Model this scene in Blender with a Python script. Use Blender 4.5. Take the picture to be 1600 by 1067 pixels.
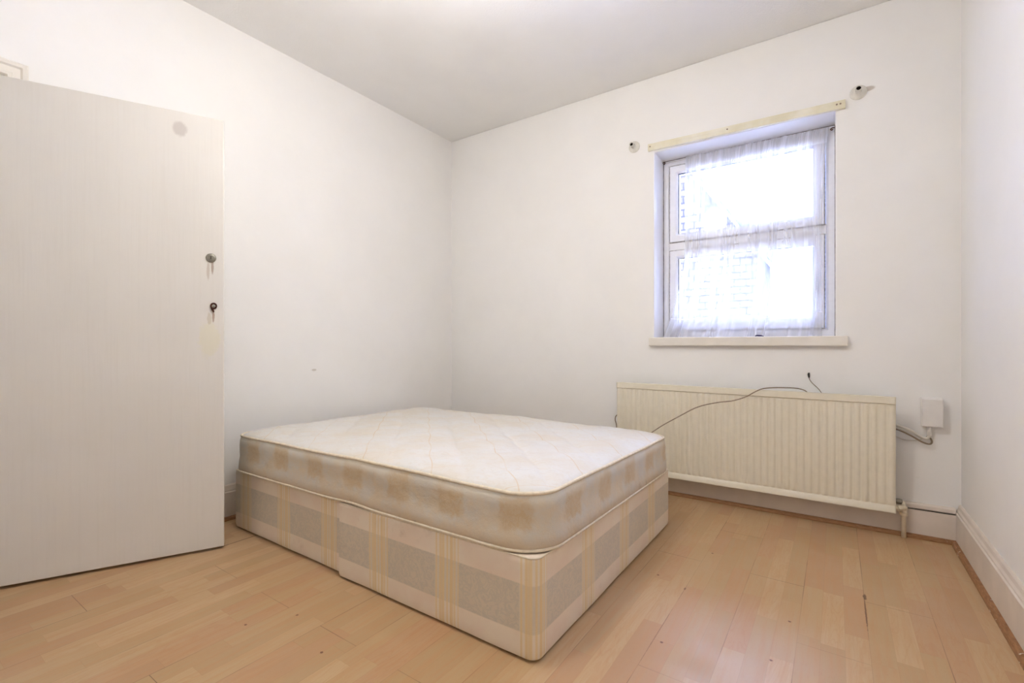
import bpy, bmesh, math, random
from mathutils import Vector, Matrix, noise
random.seed(7)
C = bpy.context.scene
for o in list(bpy.data.objects): bpy.data.objects.remove(o)

# ---------------------------------------------------------------- camera, sky, exposure
cam_d = bpy.data.cameras.new('camera'); cam = bpy.data.objects.new('camera', cam_d)
C.collection.objects.link(cam); C.camera = cam
cam_d.sensor_fit = 'HORIZONTAL'; cam_d.sensor_width = 36.0
cam_d.lens = 736.0/1600.0*36.0; cam_d.shift_y = 4.5/1600.0
cam_d.clip_start = 0.02; cam_d.clip_end = 200
cam.location = (0, 0, 0.945)
cam.rotation_euler = (math.radians(90), 0, math.atan(506/736))

LAMP_COL = (1.0, 0.97, 0.925); LAMP_STR = 29.0
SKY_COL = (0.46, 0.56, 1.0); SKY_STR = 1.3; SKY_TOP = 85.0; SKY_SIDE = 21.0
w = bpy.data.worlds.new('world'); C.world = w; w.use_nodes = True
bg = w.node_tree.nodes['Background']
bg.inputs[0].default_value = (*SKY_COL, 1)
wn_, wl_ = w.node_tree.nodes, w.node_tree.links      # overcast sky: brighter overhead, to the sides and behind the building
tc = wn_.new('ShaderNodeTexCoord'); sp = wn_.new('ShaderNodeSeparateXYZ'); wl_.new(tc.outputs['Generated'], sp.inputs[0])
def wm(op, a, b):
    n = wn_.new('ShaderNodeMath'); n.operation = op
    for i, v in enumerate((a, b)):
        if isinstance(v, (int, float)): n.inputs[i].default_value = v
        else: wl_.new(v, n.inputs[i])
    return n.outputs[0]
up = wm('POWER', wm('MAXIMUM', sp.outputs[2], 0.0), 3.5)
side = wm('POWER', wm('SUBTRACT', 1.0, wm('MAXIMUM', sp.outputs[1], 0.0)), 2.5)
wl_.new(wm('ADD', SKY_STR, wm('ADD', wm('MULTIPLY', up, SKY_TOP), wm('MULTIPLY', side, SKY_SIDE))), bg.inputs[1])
C.view_settings.view_transform = 'Standard'; C.view_settings.look = 'None'
C.view_settings.gamma = 1; C.view_settings.use_curve_mapping = False
C.view_settings.exposure = 1.31
pl = bpy.data.lights.new('window_portal', 'AREA'); pl.shape = 'RECTANGLE'; pl.size = 0.9; pl.size_y = 1.15
pl.cycles.is_portal = True
po = bpy.data.objects.new('window_portal', pl); C.collection.objects.link(po)
po.location = (-0.49, 3.40, 1.59); po.rotation_euler = (math.radians(-90), 0, 0)

# ---------------------------------------------------------------- node helpers
def lin(c):
    f = lambda v: (v/12.92 if v <= 0.04045 else ((v+0.055)/1.055)**2.4)
    return tuple(f(x/255.0) for x in c)
class NT:
    def __init__(s, name):
        s.m = bpy.data.materials.new(name); s.m.use_nodes = True
        s.t = s.m.node_tree; s.n = s.t.nodes; s.l = s.t.links
        s.b = s.n['Principled BSDF']; s.out = s.n['Material Output']
    def node(s, typ, **kw):
        n = s.n.new(typ)
        for k, v in kw.items(): setattr(n, k, v)
        return n
    def put(s, sock, v):
        if hasattr(v, 'links') or isinstance(v, bpy.types.NodeSocket): s.l.new(v, sock)
        elif isinstance(v, (tuple, list)):
            sock.default_value = tuple(v) + ((1,) if len(v) == 3 and len(sock.default_value) == 4 else ())
        else: sock.default_value = v
    def m_(s, op, a, b=None, c=None, clamp=False):
        n = s.node('ShaderNodeMath', operation=op, use_clamp=clamp)
        s.put(n.inputs[0], a)
        if b is not None: s.put(n.inputs[1], b)
        if c is not None: s.put(n.inputs[2], c)
        return n.outputs[0]
    def add(s, a, b): return s.m_('ADD', a, b)
    def sub(s, a, b): return s.m_('SUBTRACT', a, b)
    def mul(s, a, b): return s.m_('MULTIPLY', a, b)
    def div(s, a, b): return s.m_('DIVIDE', a, b)
    def floor(s, a): return s.m_('FLOOR', a)
    def fract(s, a): return s.m_('FRACT', a)
    def abs(s, a): return s.m_('ABSOLUTE', a)
    def lt(s, a, b): return s.m_('LESS_THAN', a, b)
    def gt(s, a, b): return s.m_('GREATER_THAN', a, b)
    def step(s, x, e0, e1, t0=0.0, t1=1.0):          # smooth map
        n = s.node('ShaderNodeMapRange', interpolation_type='SMOOTHSTEP')
        s.put(n.inputs[0], x)
        for i, v in enumerate((e0, e1, t0, t1)): n.inputs[i+1].default_value = v
        return n.outputs[0]
    def obj(s): return s.node('ShaderNodeTexCoord').outputs['Object']
    def uv(s): return s.node('ShaderNodeTexCoord').outputs['UV']
    def xyz(s, v):
        n = s.node('ShaderNodeSeparateXYZ'); s.l.new(v, n.inputs[0]); return n.outputs
    def comb(s, x, y, z):
        n = s.node('ShaderNodeCombineXYZ')
        for i, v in enumerate((x, y, z)): s.put(n.inputs[i], v)
        return n.outputs[0]
    def scale(s, v, sc):
        n = s.node('ShaderNodeVectorMath', operation='MULTIPLY'); s.l.new(v, n.inputs[0]); n.inputs[1].default_value = sc
        return n.outputs[0]
    def noise(s, v, sc, detail=3, rough=0.5, dist=0.0):
        n = s.node('ShaderNodeTexNoise'); s.l.new(v, n.inputs['Vector'])
        n.inputs['Scale'].default_value = sc; n.inputs['Detail'].default_value = detail
        n.inputs['Roughness'].default_value = rough; n.inputs['Distortion'].default_value = dist
        return n.outputs[0]
    def vor(s, v, sc, feature='F1'):
        n = s.node('ShaderNodeTexVoronoi', feature=feature); s.l.new(v, n.inputs['Vector']); n.inputs['Scale'].default_value = sc
        return n.outputs['Distance']
    def white(s, v):
        n = s.node('ShaderNodeTexWhiteNoise', noise_dimensions='3D'); s.l.new(v, n.inputs['Vector']); return n.outputs['Value']
    def mix(s, f, a, b):
        n = s.node('ShaderNodeMix', data_type='RGBA'); s.put(n.inputs[0], f)
        s.put(n.inputs[6], a); s.put(n.inputs[7], b); return n.outputs[2]
    def dist(s, v, p, sc=(1, 1, 1)):
        a = s.node('ShaderNodeVectorMath', operation='SUBTRACT'); s.l.new(v, a.inputs[0]); a.inputs[1].default_value = p
        b = s.scale(a.outputs[0], sc)
        n = s.node('ShaderNodeVectorMath', operation='LENGTH'); s.l.new(b, n.inputs[0]); return n.outputs['Value']
    def bump(s, h, strength=0.3, d=0.01):
        n = s.node('ShaderNodeBump'); s.put(n.inputs['Height'], h)
        n.inputs['Strength'].default_value = strength; n.inputs['Distance'].default_value = d
        s.l.new(n.outputs[0], s.b.inputs['Normal'])
    def fin(s, col, rough=0.6, spec=0.3):
        s.put(s.b.inputs['Base Color'], col); s.put(s.b.inputs['Roughness'], rough)
        s.b.inputs['Specular IOR Level'].default_value = spec
        return s.m
def simple(name, c, rough=0.5, spec=0.4, metal=0.0, var=0.06, sc=30):
    n = NT(name); v = n.obj(); base = lin(c)
    k = n.noise(v, sc, 3)
    col = n.mix(n.step(k, 0.35, 0.65), tuple(x*(1-var) for x in base), tuple(min(1, x*(1+var)) for x in base))
    n.b.inputs['Metallic'].default_value = metal
    return n.fin(col, rough, spec)

M = {}
# painted plaster
def plaster(name, c, sc=1.0, marks=()):
    n = NT(name); v = n.obj()
    a = n.noise(v, 2.2*sc, 4, 0.6); b = n.noise(v, 260, 2); d = n.noise(v, 14, 3)
    base = lin(c)
    col = n.mix(n.step(a, 0.3, 0.7), tuple(x*0.975 for x in base), base)
    for p, r, s2, mc in marks:
        k = n.add(n.dist(v, p, s2), n.mul(n.sub(d, 0.5), r*0.9))
        col = n.mix(n.step(k, r*0.6, r, 1.0, 0.0), col, lin(mc))
    h = n.add(n.mul(a, 1.2), n.add(n.mul(d, 0.25), n.mul(b, 0.02)))
    n.bump(h, 0.22, 0.012)
    return n.fin(col, 0.62, 0.25)
M['wall'] = plaster('painted_wall', (250, 248, 245))
M['wall_l'] = plaster('painted_wall_left', (250, 248, 245), 1.0,
                      [((-2.72, 1.745, 0.783), 0.022, (1, 1, 2.2), (222, 216, 208))])
M['wall_b'] = plaster('painted_wall_back', (250, 248, 245), 1.3,
                      [((0.135, 3.04, 2.262), 0.022, (0.6, 1, 1.4), (214, 205, 196)),  # cast shadow of the right rod socket, put into the wall colour
                       ((0.33, 3.04, 0.29), 0.012, (1, 1, 2.5), (246, 244, 240))])
def ceiling_mat():
    n = NT('stippled_ceiling'); v = n.obj()
    a = n.noise(v, 150, 3, 0.7); b = n.noise(v, 3, 3)
    base = lin((251, 250, 248))
    col = n.mix(n.step(b, 0.3, 0.7), tuple(x*0.97 for x in base), base)
    n.bump(n.add(a, n.mul(b, 0.5)), 0.35, 0.004)
    return n.fin(col, 0.8, 0.15)
M['ceil'] = ceiling_mat()
M['gloss'] = simple('white_gloss_paint', (238, 232, 222), 0.35, 0.45, var=0.03, sc=9)
M['skirt'] = simple('skirting_paint', (232, 221, 209), 0.38, 0.45, var=0.04, sc=7)
M['upvc'] = simple('white_upvc', (245, 245, 249), 0.28, 0.5, var=0.015)
M['gap_shade_seal'] = simple('grimy_gap_shade', (176, 170, 168), 0.8, 0.1, var=0.3, sc=60)
M['grime'] = simple('grimy_joint', (138, 128, 122), 0.85, 0.1, var=0.35, sc=40)
M['gasket'] = simple('black_gasket', (38, 40, 48), 0.6, 0.3)
M['rad'] = simple('cream_radiator_enamel', (238, 230, 210), 0.33, 0.45, var=0.015)
M['cream_pipe'] = simple('cream_painted_pipe', (236, 224, 200), 0.38, 0.45, var=0.04)
M['plastic'] = simple('white_plastic', (240, 236, 232), 0.35, 0.45, var=0.01)
M['cable_w'] = simple('white_cable', (226, 220, 210), 0.45, 0.4)
M['cable_b'] = simple('tan_cable', (150, 132, 112), 0.5, 0.35)
M['black'] = simple('black_plastic', (32, 28, 26), 0.5, 0.3)
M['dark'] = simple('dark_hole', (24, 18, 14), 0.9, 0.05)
M['metal'] = simple('dull_nickel', (150, 146, 136), 0.38, 0.5, metal=0.8, var=0.15, sc=80)
M['rust'] = simple('rusty_brown_metal', (72, 40, 30), 0.6, 0.35, metal=0.4, var=0.5, sc=180)
M['clear'] = simple('cloudy_white_plastic', (228, 224, 214), 0.25, 0.5)
M['piping'] = simple('beige_piping', (232, 219, 196), 0.75, 0.1, var=0.06, sc=60)
M['wire'] = simple('white_coated_wire', (220, 214, 210), 0.4, 0.4)
M['scrap'] = simple('dark_blue_scrap', (48, 46, 92), 0.5, 0.3)

def batten_mat():
    n = NT('cream_painted_batten'); v = n.obj()
    a = n.noise(v, 7, 3); b = n.noise(n.scale(v, (3, 40, 60)), 2, 4)
    col = n.mix(n.step(a, 0.35, 0.65), lin((243, 238, 222)), lin((232, 224, 196)))
    col = n.mix(n.mul(n.step(b, 0.5, 0.75), 0.2), col, lin((214, 205, 182)))
    n.bump(b, 0.3, 0.003)
    return n.fin(col, 0.55, 0.3)
M['batten'] = batten_mat()

def bead_mat():
    n = NT('brown_wood_bead'); v = n.obj()
    g = n.noise(n.scale(v, (6, 6, 60)), 6, 4); p = n.noise(v, 26, 4, 0.7); q = n.noise(v, 5, 2)
    col = n.mix(n.step(g, 0.3, 0.7), lin((140, 98, 62)), lin((170, 124, 84)))
    chip = n.mul(n.step(p, 0.62, 0.66), n.step(q, 0.5, 0.6))
    col = n.mix(chip, col, lin((232, 222, 208)))
    n.bump(p, 0.3, 0.003)
    return n.fin(col, 0.5, 0.35)
M['bead'] = bead_mat()

def floor_mat():
    n = NT('beech_laminate'); v = n.obj(); x, y, z = n.xyz(v)
    sw = 0.0631; bw = 0.1893
    xs = n.div(n.sub(x, 0.087), sw); si = n.floor(xs)
    xb = n.div(n.sub(x, 0.087), bw); bi = n.floor(xb)
    rs = n.white(n.comb(si, 3.3, 1.7))
    bl = 0.44
    yy = n.div(n.add(n.add(y, n.mul(rs, 5.0)), n.mul(n.m_('SINE', n.mul(y, 3.1)), 0.06)), bl)
    sj = n.floor(yy)
    tone = n.white(n.comb(si, sj, 0.5)); tone2 = n.white(n.comb(si, sj, 8.5))
    # grain stretched along the boards, shifted for each block
    gx = n.add(x, n.mul(tone, 3.0))
    gv = n.comb(n.mul(gx, 1.0), n.mul(y, 0.07), tone2)
    g1 = n.noise(gv, 60, 4, 0.6, 0.3)
    gv2 = n.comb(n.mul(gx, 1.0), n.mul(y, 0.16), n.mul(tone2, 3.0))
    g2 = n.noise(gv2, 14, 3, 0.5, 1.0)
    rings = n.m_('SINE', n.mul(g2, 60.0))
    pores = n.noise(n.comb(n.mul(x, 1.0), n.mul(y, 0.12), 0.0), 420, 2)
    col = n.mix(tone, lin((188, 156, 116)), lin((203, 172, 131)))
    col = n.mix(n.mul(n.gt(tone2, 0.74), 0.5), col, lin((188, 144, 110)))
    col = n.mix(n.mul(n.step(g1, 0.35, 0.7), 0.45), col, lin((196, 148, 104)))
    col = n.mix(n.mul(n.step(rings, 0.2, 1.0), n.mul(n.gt(tone, 0.6), 0.16)), col, lin((186, 132, 92)))
    col = n.mix(n.mul(n.step(pores, 0.55, 0.75), 0.12), col, lin((168, 118, 80)))
    wr = n.noise(v, 1.3, 3)
    col = n.mix(n.mul(n.step(wr, 0.45, 0.7), 0.10), col, lin((206, 186, 166)))
    # strip joints inside a board (printed), board joints (real gaps)
    fs = n.abs(n.sub(n.fract(xs), 0.5)); js = n.gt(fs, 0.5-0.0006/sw)
    fj = n.abs(n.sub(n.fract(yy), 0.5)); jj = n.gt(fj, 0.5-0.0006/bl)
    col = n.mix(n.mul(n.m_('MAXIMUM', js, jj), 0.16), col, lin((150, 104, 70)))
    wob = n.mul(n.sub(n.noise(v, 9, 2), 0.5), 0.0)
    fb = n.abs(n.sub(n.fract(xb), 0.5)); jb = n.gt(fb, 0.5-0.0011/bw)
    k = n.m_('PINGPONG', n.add(bi, 1.0), 2.0)
    yb = n.div(n.sub(n.sub(y, 1.742), n.mul(k, 0.417)), 1.22)
    fe = n.abs(n.sub(n.fract(n.add(yb, 0.5+0.0)), 0.5)); je = n.lt(fe, 0.0011/1.22)
    patch = n.noise(v, 3.1, 3, 0.6)
    gapv = n.mul(jb, n.step(patch, 0.42, 0.68, 0.06, 0.6))
    gape = n.mul(je, n.step(patch, 0.38, 0.65, 0.2, 0.7))
    gap = n.m_('MAXIMUM', gapv, gape)
    col = n.mix(gap, col, lin((96, 62, 40)))
    # worn dirty joints and specks
    def stain(p, r, sc, c, f, col):
        dd = n.add(n.dist(v, p, sc), n.mul(n.sub(n.noise(v, 90, 3, 0.7), 0.5), r*1.3))
        return n.mix(n.mul(n.step(dd, r*0.55, r, 1.0, 0.0), f), col, lin(c))
    col = stain((0.087, 2.07, 0), 0.007, (2.0, 0.05, 1), (112, 76, 52), 0.8, col)
    col = stain((0.089, 2.20, 0), 0.009, (1.3, 0.30, 1), (92, 62, 42), 0.8, col)
    col = stain((-0.481, 1.88, 0), 0.005, (1.0, 0.4, 1), (120, 82, 54), 0.8, col)
    col = stain((-0.481, 1.55, 0), 0.004, (2.0, 0.02, 1), (140, 100, 70), 0.6, col)
    col = stain((-2.364, 1.12, 0), 0.008, (2.0, 0.05, 1), (92, 58, 36), 0.9, col)
    for p in ((-0.60, 1.93), (-0.46, 2.27), (-0.455, 1.50), (-0.16, 1.60), (-0.13, 1.86), (-1.55, 0.93), (-1.30, 0.86), (-1.64, 0.80)):
        col = stain((p[0], p[1], 0), 0.006, (1, 1, 1), (110, 66, 44), 0.85, col)
    h = n.sub(n.mul(g1, 0.05), gap)
    n.bump(h, 0.25, 0.0015)
    rr = n.step(n.noise(v, 6, 3), 0.3, 0.7, 0.30, 0.42)
    return n.fin(col, rr, 0.35)
M['floor'] = floor_mat()

def door_mat():
    n = NT('painted_door'); v = n.obj(); x, y, z = n.xyz(v)
    base = lin((230, 226, 219))
    a = n.noise(n.scale(v, (9, 9, 0.35)), 8, 4, 0.6); b = n.noise(v, 3, 4); f = n.noise(v, 60, 3)
    col = n.mix(n.step(b, 0.3, 0.7), tuple(q*0.965 for q in base), base)
    col = n.mix(n.mul(n.step(a, 0.45, 0.75), 0.10), col, lin((204, 196, 184)))
    def spot(p, r, sc, c, fac, col, rg=0.8):
        dd = n.add(n.dist(v, p, sc), n.mul(n.sub(f, 0.5), r*rg))
        return n.mix(n.mul(n.step(dd, r*0.6, r, 1.0, 0.0), fac), col, lin(c))
    # (x measured from the hinge edge, z from the bottom of the leaf)
    col = spot((0.594, 0, 1.892), 0.032, (1, 1, 0.8), (196, 188, 182), 0.75, col, 0.4)
    col = spot((0.704, 0, 0.955), 0.050, (1, 1, 0.52), (229, 224, 205), 0.8, col)
    col = spot((0.716, 0, 1.285), 0.006, (1, 1, 0.16), (170, 150, 136), 0.8, col)
    col = spot((0.700, 0, 1.27), 0.007, (1, 1, 0.14), (196, 184, 172), 0.7, col)
    col = spot((0.720, 0, 1.06), 0.006, (1, 1, 0.18), (172, 146, 128), 0.8, col)
    col = spot((0.704, 0, 1.05), 0.010, (1, 1, 0.3), (200, 190, 170), 0.6, col)
    n.bump(n.add(n.mul(a, 0.5), n.mul(f, 0.12)), 0.25, 0.003)
    return n.fin(col, 0.42, 0.4)
M['door'] = door_mat()

def divan_mat():
    n = NT('divan_damask'); uv = n.uv(); s, t, _ = n.xyz(uv)     # s metres round the base, t metres up
    P = 0.345
    ph = n.abs(n.sub(n.fract(n.add(n.div(s, P), 0.5)), 0.5))      # 0 at a stripe group centre
    ds = n.mul(ph, P)
    grp = n.step(ds, 0.050, 0.056, 1.0, 0.0)
    lines = n.m_('SINE', n.mul(s, 2*math.pi/0.0165)); lines = n.step(lines, -0.1, 0.5)
    wide = n.lt(n.abs(n.sub(ds, 0.022)), 0.007)
    pink = lin((242, 224, 204)); cream = lin((245, 232, 212)); gold = lin((240, 216, 166)); grey = lin((222, 209, 188))
    nz = n.noise(n.comb(s, t, 0.0), 26, 4, 0.65, 1.6); scroll = n.step(n.abs(n.sub(nz, 0.5)), 0.02, 0.06, 1.0, 0.0)
    weave = n.noise(n.comb(n.mul(s, 1.0), n.mul(t, 1.0), 0.0), 420, 2)
    tt = n.add(t, n.mul(n.sub(n.noise(n.comb(s, t, 0.0), 4, 2), 0.5), 0.006))
    band = n.mul(n.step(tt, 0.082, 0.087), n.step(tt, 0.226, 0.231, 1.0, 0.0))
    col = n.mix(n.step(n.noise(n.comb(s, t, 0.0), 7, 3), 0.35, 0.65), pink, cream)
    g2 = n.mix(n.mul(scroll, 0.6), grey, lin((206, 198, 182)))
    col = n.mix(band, col, g2)
    sg = n.mix(lines, n.mix(n.mul(band, 0.55), cream, grey), gold)
    col = n.mix(n.mul(grp, 0.75), col, sg)
    col = n.mix(n.mul(n.mul(wide, grp), 0.5), col, lin((234, 206, 148)))
    dirt = n.step(n.noise(n.comb(s, t, 3.0), 6, 4, 0.7), 0.60, 0.78)
    col = n.mix(n.mul(dirt, 0.35), col, lin((186, 164, 140)))
    n.bump(n.add(n.mul(weave, 0.3), n.mul(n.noise(n.comb(s, t, 0.0), 3, 3), 2.0)), 0.25, 0.006)
    n.b.inputs['Sheen Weight'].default_value = 0.15
    return n.fin(col, 0.75, 0.2)
M['divan'] = divan_mat()

def mattress_mat():
    n = NT('mattress_ticking'); uv = n.uv(); s, t, _ = n.xyz(uv); v = n.obj(); x, y, z = n.xyz(v)
    # border: gold floral blocks between grey ones
    P = 0.2575
    c2 = n.comb(s, t, 0.0)
    wob = n.mul(n.sub(n.noise(c2, 22, 4, 0.75), 0.5), 0.07)
    ph = n.mul(n.abs(n.sub(n.fract(n.add(n.div(n.add(s, 0.064), P), 0.5)), 0.5)), P)
    blk = n.step(n.add(ph, wob), 0.040, 0.070, 1.0, 0.0)
    blk = n.mul(blk, n.step(n.add(t, wob), 0.055, 0.08))
    blk = n.mul(blk, n.step(n.add(t, wob), 0.165, 0.185, 1.0, 0.0))
    blue = lin((218, 213, 202)); gold = lin((214, 192, 156)); cream = lin((224, 209, 184))
    fl = n.step(n.noise(c2, 55, 3, 0.6, 1.2), 0.42, 0.6)
    base = n.mix(n.step(n.noise(c2, 9, 4, 0.65), 0.35, 0.65), blue, cream)
    side = n.mix(n.mul(blk, n.step(fl, 0.0, 1.0, 0.7, 1.0)), base, gold)
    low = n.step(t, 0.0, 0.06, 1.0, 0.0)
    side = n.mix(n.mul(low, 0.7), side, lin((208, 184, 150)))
    side = n.mix(n.mul(n.step(t, 0.135, 0.165), n.mul(n.step(n.noise(c2, 5, 2), 0.3, 0.6), 0.6)), side, lin((240, 236, 224)))  # highlight along the upper border, painted into the colour
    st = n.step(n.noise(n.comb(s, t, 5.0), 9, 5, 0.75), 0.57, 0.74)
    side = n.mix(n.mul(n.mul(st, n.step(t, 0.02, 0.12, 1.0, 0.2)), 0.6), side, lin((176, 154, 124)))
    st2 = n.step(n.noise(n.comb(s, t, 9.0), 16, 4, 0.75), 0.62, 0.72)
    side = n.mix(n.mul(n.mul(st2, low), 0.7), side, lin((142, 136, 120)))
    # quilted top
    wq = 0.006
    sx = n.mul(n.m_('SINE', n.mul(n.sub(x, y), 17.0)), wq); sy = n.mul(n.m_('SINE', n.mul(n.add(x, y), 17.0)), wq)
    a = n.div(n.add(n.add(n.add(x, y), 0.55), sx), 0.37); b = n.div(n.add(n.add(n.sub(x, y), 0.42), sy), 0.37)
    da = n.abs(n.sub(n.fract(n.add(a, 0.5)), 0.5)); db = n.abs(n.sub(n.fract(n.add(b, 0.5)), 0.5))
    la = n.step(n.mul(da, 0.37), 0.0015, 0.0045, 1.0, 0.0); lb = n.step(n.mul(db, 0.37), 0.0015, 0.0045, 1.0, 0.0)
    fa = n.step(n.noise(v, 5, 2), 0.35, 0.6, 0.35, 1.0)
    top = n.mix(n.step(n.noise(v, 4.5, 4, 0.6), 0.35, 0.7), lin((228, 225, 220)), lin((226, 217, 203)))
    pat = n.step(n.noise(n.scale(v, (1, 1.6, 1)), 24, 3, 0.6, 1.5), 0.5, 0.62)
    top = n.mix(n.mul(pat, 0.22), top, lin((216, 200, 176)))
    top = n.mix(n.mul(n.m_('MAXIMUM', la, n.mul(lb, 0.55)), n.mul(fa, 0.75)), top, lin((218, 194, 160)))
    edge = n.step(t, 0.188, 0.194)
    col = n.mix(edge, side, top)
    wv = n.noise(v, 500, 2)
    n.bump(n.add(n.mul(wv, 0.2), n.mul(n.noise(v, 16, 4, 0.6), 1.0)), 0.4, 0.010)
    n.b.inputs['Sheen Weight'].default_value = 0.2
    return n.fin(col, 0.65, 0.25)
M['mattress'] = mattress_mat()

def glass_mat():
    n = NT('window_glass')
    tr = n.node('ShaderNodeBsdfTransparent'); tr.inputs[0].default_value = (0.95, 0.97, 0.98, 1)
    gl = n.node('ShaderNodeBsdfGlossy'); gl.inputs['Roughness'].default_value = 0.02
    fr = n.node('ShaderNodeFresnel'); fr.inputs[0].default_value = 1.45
    mx = n.node('ShaderNodeMixShader'); n.l.new(fr.outputs[0], mx.inputs[0])
    n.l.new(tr.outputs[0], mx.inputs[1]); n.l.new(gl.outputs[0], mx.inputs[2]); n.l.new(mx.outputs[0], n.out.inputs[0])
    return n.m
M['glass'] = glass_mat()
def net_mat():
    n = NT('sheer_voile'); uv = n.uv(); s, t, _ = n.xyz(uv)
    tr = n.node('ShaderNodeBsdfTransparent')
    df = n.node('ShaderNodeBsdfDiffuse'); df.inputs[0].default_value = (*lin((250, 250, 252)), 1)
    tl = n.node('ShaderNodeBsdfTranslucent'); tl.inputs[0].default_value = (*lin((232, 232, 240)), 1)
    mb = n.node('ShaderNodeMixShader'); mb.inputs[0].default_value = 0.55
    n.l.new(df.outputs[0], mb.inputs[1]); n.l.new(tl.outputs[0], mb.inputs[2])
    lw = n.node('ShaderNodeLayerWeight'); lw.inputs[0].default_value = 0.35
    # denser: hem at the bottom, gathered heading at the top
    hem = n.step(n.add(t, n.mul(n.m_('SINE', n.mul(s, 9.0)), 0.012)), 0.125, 0.127, 1.0, 0.0)
    hemline = n.mul(n.step(n.abs(n.sub(n.add(t, n.mul(n.m_('SINE', n.mul(s, 9.0)), 0.012)), 0.127)), 0.0015, 0.003, 1.0, 0.0), 0.5)
    head = n.step(t, 1.09, 1.10)
    th = n.noise(n.comb(n.mul(s, 1.0), n.mul(t, 0.10), 0.0), 16, 3)
    op = n.add(n.mul(lw.outputs['Facing'], 0.55), n.mul(n.step(th, 0.50, 0.60), 0.24))
    op = n.add(op, 0.26); op = n.add(op, n.mul(hem, 0.22)); op = n.add(op, n.mul(head, 0.22))
    op = n.m_('ADD', op, hemline, clamp=True); op = n.m_('MINIMUM', op, 0.96)
    mx = n.node('ShaderNodeMixShader'); n.l.new(op, mx.inputs[0])
    n.l.new(tr.outputs[0], mx.inputs[1]); n.l.new(mb.outputs[0], mx.inputs[2]); n.l.new(mx.outputs[0], n.out.inputs[0])
    return n.m
M['net'] = net_mat()
def emis(name, col, st):
    n = NT(name); e = n.node('ShaderNodeEmission'); e.inputs[0].default_value = (*col, 1); e.inputs[1].default_value = st
    n.l.new(e.outputs[0], n.out.inputs[0]); return n.m
M['bulb'] = emis('lit_opal_glass', LAMP_COL, LAMP_STR)
def tiles_mat():
    n = NT('hung_tiles'); v = n.obj(); x, y, z = n.xyz(v)
    br = n.node('ShaderNodeTexBrick'); n.l.new(n.comb(n.add(x, y), z, 0.0), br.inputs[0]); br.inputs['Scale'].default_value = 1
    br.inputs['Brick Width'].default_value = 0.17; br.inputs['Row Height'].default_value = 0.11; br.inputs['Mortar Size'].default_value = 0.012
    br.inputs['Color1'].default_value = (*lin((60, 50, 48)), 1); br.inputs['Color2'].default_value = (*lin((46, 40, 40)), 1)
    br.inputs['Mortar'].default_value = (*lin((22, 20, 22)), 1)
    return n.fin(br.outputs[0], 0.8, 0.2)
M['tiles'] = tiles_mat()
M['slate'] = simple('roof_slate', (34, 36, 44), 0.7, 0.3, var=0.2, sc=12)
M['render'] = simple('pale_render', (214, 206, 196), 0.9, 0.1)
M['garden'] = simple('yard_paving', (150, 148, 142), 0.9, 0.1, var=0.2, sc=3)

# ---------------------------------------------------------------- mesh helpers
def link(name, bm, mat, parent=None, smooth=False, bevel=0, seg=2):
    bmesh.ops.recalc_face_normals(bm, faces=bm.faces)
    me = bpy.data.meshes.new(name); bm.to_mesh(me); bm.free()
    me.materials.append(mat)
    for p in me.polygons: p.use_smooth = smooth
    o = bpy.data.objects.new(name, me); C.collection.objects.link(o)
    if parent: o.parent = parent
    if bevel:
        md = o.modifiers.new('bevel', 'BEVEL'); md.width = bevel; md.segments = seg; md.limit_method = 'ANGLE'
        md.angle_limit = math.radians(40)
    return o
def box(bm, x0, x1, y0, y1, z0, z1):
    vs = [bm.verts.new((x, y, z)) for x in (x0, x1) for y in (y0, y1) for z in (z0, z1)]
    for f in ((0, 1, 3, 2), (4, 6, 7, 5), (0, 4, 5, 1), (2, 3, 7, 6), (0, 2, 6, 4), (1, 5, 7, 3)):
        bm.faces.new([vs[i] for i in f])
def prism(bm, prof, fn):
    """prof: list of 2D points; fn(point, end) gives 3D for end 0/1"""
    a = [bm.verts.new(fn(p, 0)) for p in prof]; b = [bm.verts.new(fn(p, 1)) for p in prof]
    k = len(prof)
    for i in range(k): bm.faces.new((a[i], a[(i+1) % k], b[(i+1) % k], b[i]))
    bm.faces.new(a); bm.faces.new(b[::-1])
def tube(bm, pts, r, n=8, closed=False, cap=True):
    pts = [Vector(p) for p in pts]; k = len(pts); rings = []; up = None
    rr = r if isinstance(r, (list, tuple)) else [r]*k
    for i, p in enumerate(pts):
        if closed: d = pts[(i+1) % k]-pts[i-1]
        else: d = pts[min(i+1, k-1)]-pts[max(i-1, 0)]
        if d.length < 1e-9: d = Vector((0, 0, 1))
        d.normalize()
        if up is None: up = Vector((0, 0, 1)) if abs(d.z) < 0.9 else Vector((1, 0, 0))
        s_ = d.cross(up)
        if s_.length < 1e-4: s_ = d.cross(Vector((1, 0, 0)))
        s_.normalize(); u2 = s_.cross(d).normalized(); up = u2
        rings.append([bm.verts.new(p + s_*math.cos(2*math.pi*j/n)*rr[i] + u2*math.sin(2*math.pi*j/n)*rr[i]) for j in range(n)])
    for i in range(k if closed else k-1):
        a, b = rings[i], rings[(i+1) % k]
        for j in range(n): bm.faces.new((a[j], a[(j+1) % n], b[(j+1) % n], b[j]))
    if not closed and cap: bm.faces.new(rings[0][::-1]); bm.faces.new(rings[-1])
def smooth_path(pts, k=8):
    P = [Vector(p) for p in pts]; out = []
    for i in range(len(P)-1):
        p0 = P[max(i-1, 0)]; p1 = P[i]; p2 = P[i+1]; p3 = P[min(i+2, len(P)-1)]
        for j in range(k):
            t = j/k
            out.append(0.5*((2*p1)+(-p0+p2)*t+(2*p0-5*p1+4*p2-p3)*t*t+(-p0+3*p1-3*p2+p3)*t**3))
    out.append(P[-1]); return out
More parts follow.
